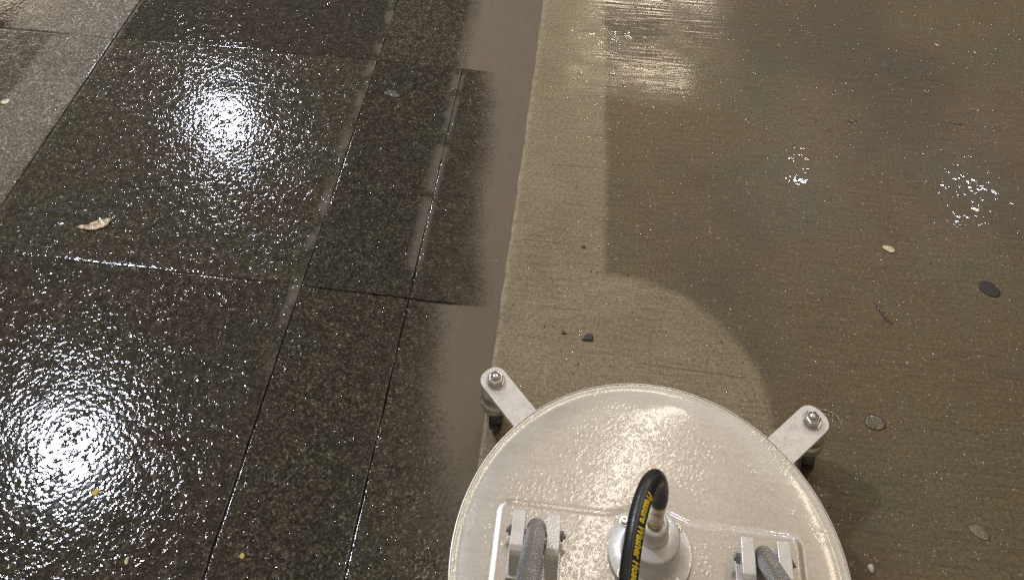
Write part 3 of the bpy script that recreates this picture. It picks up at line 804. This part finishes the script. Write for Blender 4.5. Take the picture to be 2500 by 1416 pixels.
blob('fallen_petal', (0.854, 1.845, 0.0006), outl(0.0020, 0.0050, 0.3, 0.04, seed=8), 0.0012, WHITE, 'thin curled white petal right of the small white petal', 'petal')
blob('gum_spot', (0.716, 1.196, 0.0003), outl(0.0185, 0.0155, -0.5, 0.035, seed=9), 0.0010, GUM, 'large flat blackened gum spot near the right edge of the concrete', 'gum spot', dome=0.9)
blob('gum_spot', (0.471, 0.921, 0.0003), outl(0.0165, 0.0130, 0.1, 0.05, seed=10), 0.0010, TRANSP, 'wet translucent brown gum spot right of the right caster', 'gum spot', dome=0.9)
blob('gum_spot', (0.591, 0.772, 0.0003), outl(0.0140, 0.0100, -0.3, 0.09, seed=11), 0.0004, OLIVE, 'faded olive gum spot near the bottom right corner', 'gum spot', dome=0.9)
blob('gum_spot', (-0.437, 1.556, surf(-0.437, 1.556)+0.0004), outl(0.0150, 0.0110, 0.1, 0.24, seed=12), 0.0003, simple('pale_gum', (0.085, 0.078, 0.062), 0.7, 0, 0.3, 90, 0.5, 200, 0.0012), 'pale grey smeared gum spot on the narrow dark slab', 'gum spot', dome=0.95)
sto = [(-0.0100, -0.0060), (-0.004, -0.0068), (0.004, -0.0064), (0.0092, -0.0060), (0.0096, 0.0010), (0.0080, 0.0060), (0.0025, 0.0078), (-0.0030, 0.0058), (-0.0065, 0.0012)]
blob('pebble', (0.016, 1.016, 0.0002), dens(sto, 3), 0.0030, STONE, 'dark purple grey pebble on the cleaned concrete above the steel disc', 'pebble', dome=0.75)
blob('chip', (-0.024, 1.022, 0.0002), dens([(-0.0045, -0.0045), (0.0052, -0.0038), (0.0005, -0.0002), (-0.0030, 0.0058)], 5), 0.0018, CHIP, 'dark triangular chip left of the purple grey pebble', 'chip', dome=0.5)
blob('chip', (-0.002, 1.201, 0.0002), dens([(-0.0050, 0.0005), (-0.001, -0.0032), (0.0055, -0.0030), (0.0020, 0.0040)], 5), 0.0016, CHIP, 'dark green brown chip on the cleaned lane far above the pebble', 'chip', dome=0.5)
blob('pebble', (-0.484, 1.342, surf(-0.484, 1.342)), outl(0.0045, 0.0038, 0.3, 0.10, seed=14), 0.0040, WHITE, 'small whitish pebble lodged in the long slab joint', 'pebble', dome=0.7)
blob('pebble', (0.428, 0.704, 0.0002), outl(0.0050, 0.0058, 0.3, 0.10, seed=15), 0.0040, WHITE, 'small whitish pebble beside the steel disc at the bottom right', 'pebble', dome=0.7)
# bark fragment
b = bmesh.new()
tube(b, catmull([(-0.016, 0.030, 0.0012), (-0.010, 0.016, 0.0030), (-0.003, 0.002, 0.0022), (0.003, -0.012, 0.0032), (0.013, -0.024, 0.0014)], 6), [0.0012+0.0026*math.sin(PI*min(1, i/24))+0.0006*math.sin(i*1.7) for i in range(25)], 10)
for q in b.verts: q.co += Vector(rng.normal(0, 0.0004, 3))
o = link('bark_fragment', frombm('bark_fragment', b), BARK); o.location = (0.522, 1.122, 0.0002); o.scale = (0.8, 0.8, 0.35)
tag(o, 'thin dark wet bark fragment on the dirty concrete below the cream petal', 'bark')
for (x, y, rot, L, lab) in ((0.541, 1.589, 0.25, 0.011, 'small dark sliver of bark on the far right concrete'), (0.757, 1.610, -0.2, 0.013, 'rounder dark bark crumb near the top right concrete')):
    o = blob('bark_crumb', (x, y, 0.0002), outl(L, 0.0045, rot, 0.14, seed=int(L*1e4)), 0.0016, BARK, lab, 'bark', dome=0.8)
# thread by the right caster
b = bmesh.new()
tube(b, catmull([(-0.020, 0.010, 0.001), (-0.008, 0.0105, 0.0016), (0.004, 0.006, 0.0012), (0.011, -0.003, 0.0016), (0.0135, -0.013, 0.001)], 6), 0.0006, 8)
o = link('thread', frombm('thread', b), simple('pale_thread', (0.4, 0.38, 0.33), 0.4, 0, 1.0)); o.location = (0.405, 0.921, 0.0005)
tag(o, 'pale wet thread curling over the concrete by the right caster', 'thread')

# grit: uncountable specks on the cleaned concrete
def scatter(name, pts, mat, kind, cap):
    v = []; f = []
    for (x, y, z, r, h, asp, rot) in pts:
        tx, ty = (random.gauss(0, 0.13), random.gauss(0, 0.13)) if cap and r < 0.0021 else (0, 0); z += (abs(tx)*asp+abs(ty))*r*0.8
        N, K = (10, 3) if cap else (6, 2); b0 = len(v); v.append((x, y, z+h))
        for i in range(1, K+1):
            t = i/K
            for k in range(N):
                a = 2*PI*k/N; q = r*t*(1 if cap else 1+0.3*random.uniform(-1, 1))
                px, py = q*asp*math.cos(a), q*math.sin(a)
                v.append((x+px*math.cos(rot)-py*math.sin(rot), y+px*math.sin(rot)+py*math.cos(rot), z+h*(1-t*t)-0.0001*(i == K)+tx*px+ty*py))
        for k in range(N): f.append((b0, b0+1+k, b0+1+(k+1) % N))
        for i in range(K-1):
            for k in range(N):
                a = b0+1+i*N+k; c = b0+1+i*N+(k+1) % N; f.append((a, a+N, c+N, c))
    o = link(name, pydata(name, v, f), mat); return tag(o, kind=kind)
pts = []
for x, y in ((0.003, 0.966), (-0.004, 0.948), (-0.043, 1.03), (-0.058, 1.028), (0.026, 1.149), (0.014, 1.149), (0.081, 1.149), (0.24, 1.035), (0.094, 0.917), (0.18, 0.93), (0.06, 1.64)):
    pts.append((x, y, 0.0002, random.uniform(0.0014, 0.0026), 0.0012, random.uniform(0.8, 1.6), random.uniform(0, 3)))
for _ in range(420):
    x = random.uniform(-0.12, 1.0); y = random.uniform(0.55, 2.0)
    pts.append((x, y, 0.0002, random.uniform(0.0004, 0.0011), 0.0006, random.uniform(0.8, 2.0), random.uniform(0, 3)))
o = scatter('grit', pts, CHIP, 'stuff', False)
tag(o, 'dark grit specks scattered over the concrete', 'grit')
# clear water beads and splashes on both pavings
pts = []
def beads(cx, cy, sx, sy, n, r0, r1):
    for _ in range(n):
        x = random.gauss(cx, sx); y = random.gauss(cy, sy); r = random.uniform(r0, r1)*(1 if random.random() < .8 else 1.5)
        pts.append((x, y, surf(x, y)+0.0001, r, r*random.choice((0.008, 0.012, 0.018, 0.03)), random.uniform(1.0, 1.8), random.gauss(0, 0.4)))
for _ in range(9000):
    x = random.uniform(-0.10, 1.1); y = random.uniform(0.55, 2.05); r = random.uniform(0.0006, 0.0018)
    pts.append((x, y, 0.0003, r, r*random.choice((0.03, 0.05, 0.08, 0.12)), random.uniform(1.0, 2.0), random.gauss(0, 0.3)))
for _ in range(2600):
    x = random.uniform(-1.3, -0.2); y = random.uniform(0.55, 2.0); r = random.uniform(0.0008, 0.0022)
    pts.append((x, y, surf(x, y)+0.0001, r, r*random.choice((0.03, 0.05, 0.08, 0.12)), random.uniform(1.0, 1.6), random.gauss(0, 0.6)))
beads(0.415, 1.475, 0.012, 0.02, 16, 0.002, 0.005)
beads(0.405, 1.41, 0.012, 0.008, 18, 0.003, 0.0055)
beads(0.735, 1.44, 0.035, 0.03, 45, 0.0025, 0.0055)
beads(0.72, 1.34, 0.03, 0.012, 24, 0.002, 0.0045)
beads(0.39, 0.925, 0.012, 0.006, 22, 0.0015, 0.003)
beads(0.05, 1.79, 0.05, 0.02, 26, 0.003, 0.006)
beads(0.03, 1.62, 0.06, 0.08, 40, 0.0015, 0.004)
beads(-0.215, 0.80, 0.02, 0.02, 60, 0.001, 0.0014)
beads(-0.25, 0.66, 0.035, 0.04, 160, 0.001, 0.0014)
beads(-0.36, 0.75, 0.05, 0.14, 200, 0.001, 0.0014)
for _ in range(260):
    a = random.uniform(-0.6, 3.7); q = 0.275+abs(random.gauss(0, 0.03)); x = CX+q*math.cos(a); y = CY+q*math.sin(a); rr = random.uniform(0.0008, 0.0020)
    pts.append((x, y, surf(x, y)+0.0001, rr, rr*random.choice((0.05, 0.1, 0.25)), random.uniform(1.0, 1.5), random.uniform(0, 3)))
o = scatter('water_beads', pts, DROP, 'stuff', True)
tag(o, 'clear water beads splashed over the paving', 'water')
# bubble clusters floating on the gutter water
for (x, y, n, lab) in ((-0.150, 1.196, 6, 'small cluster of clear bubbles at the concrete edge, the farther one'), (-0.157, 1.160, 7, 'small cluster of clear bubbles on the muddy water, the nearer one'), (-0.19, 1.345, 4, 'tiny cluster of bubbles at the left shore of the muddy water')):
    b = bmesh.new()
    for k in range(n):
        r = random.uniform(0.0014, 0.0032); px = random.gauss(0, 0.0045); py = random.gauss(0, 0.0045)
        lathe(b, [(r, 0), (r*0.92, r*0.38), (r*0.70, r*0.70), (r*0.38, r*0.92), (0, r)], (px, py, 0), 12)
    o = link('bubble_cluster', frombm('bubble_cluster', b), DROP); o.location = (x, y, ZW+0.0001)
    tag(o, lab, 'bubbles')
# repeats of one kind share a group
GR = {'petal': 'petals fallen on the wet paving', 'gum spot': 'old gum spots on the paving', 'chip': 'dark chips on the cleaned concrete',
      'pebble': 'pebbles lying on the walkway', 'bubbles': 'bubble clusters on the muddy water', 'bark': 'bark scraps on the dirty concrete'}
for o in S.objects:
    if o.parent is None and o.get('category') in GR: o['group'] = GR[o['category']]
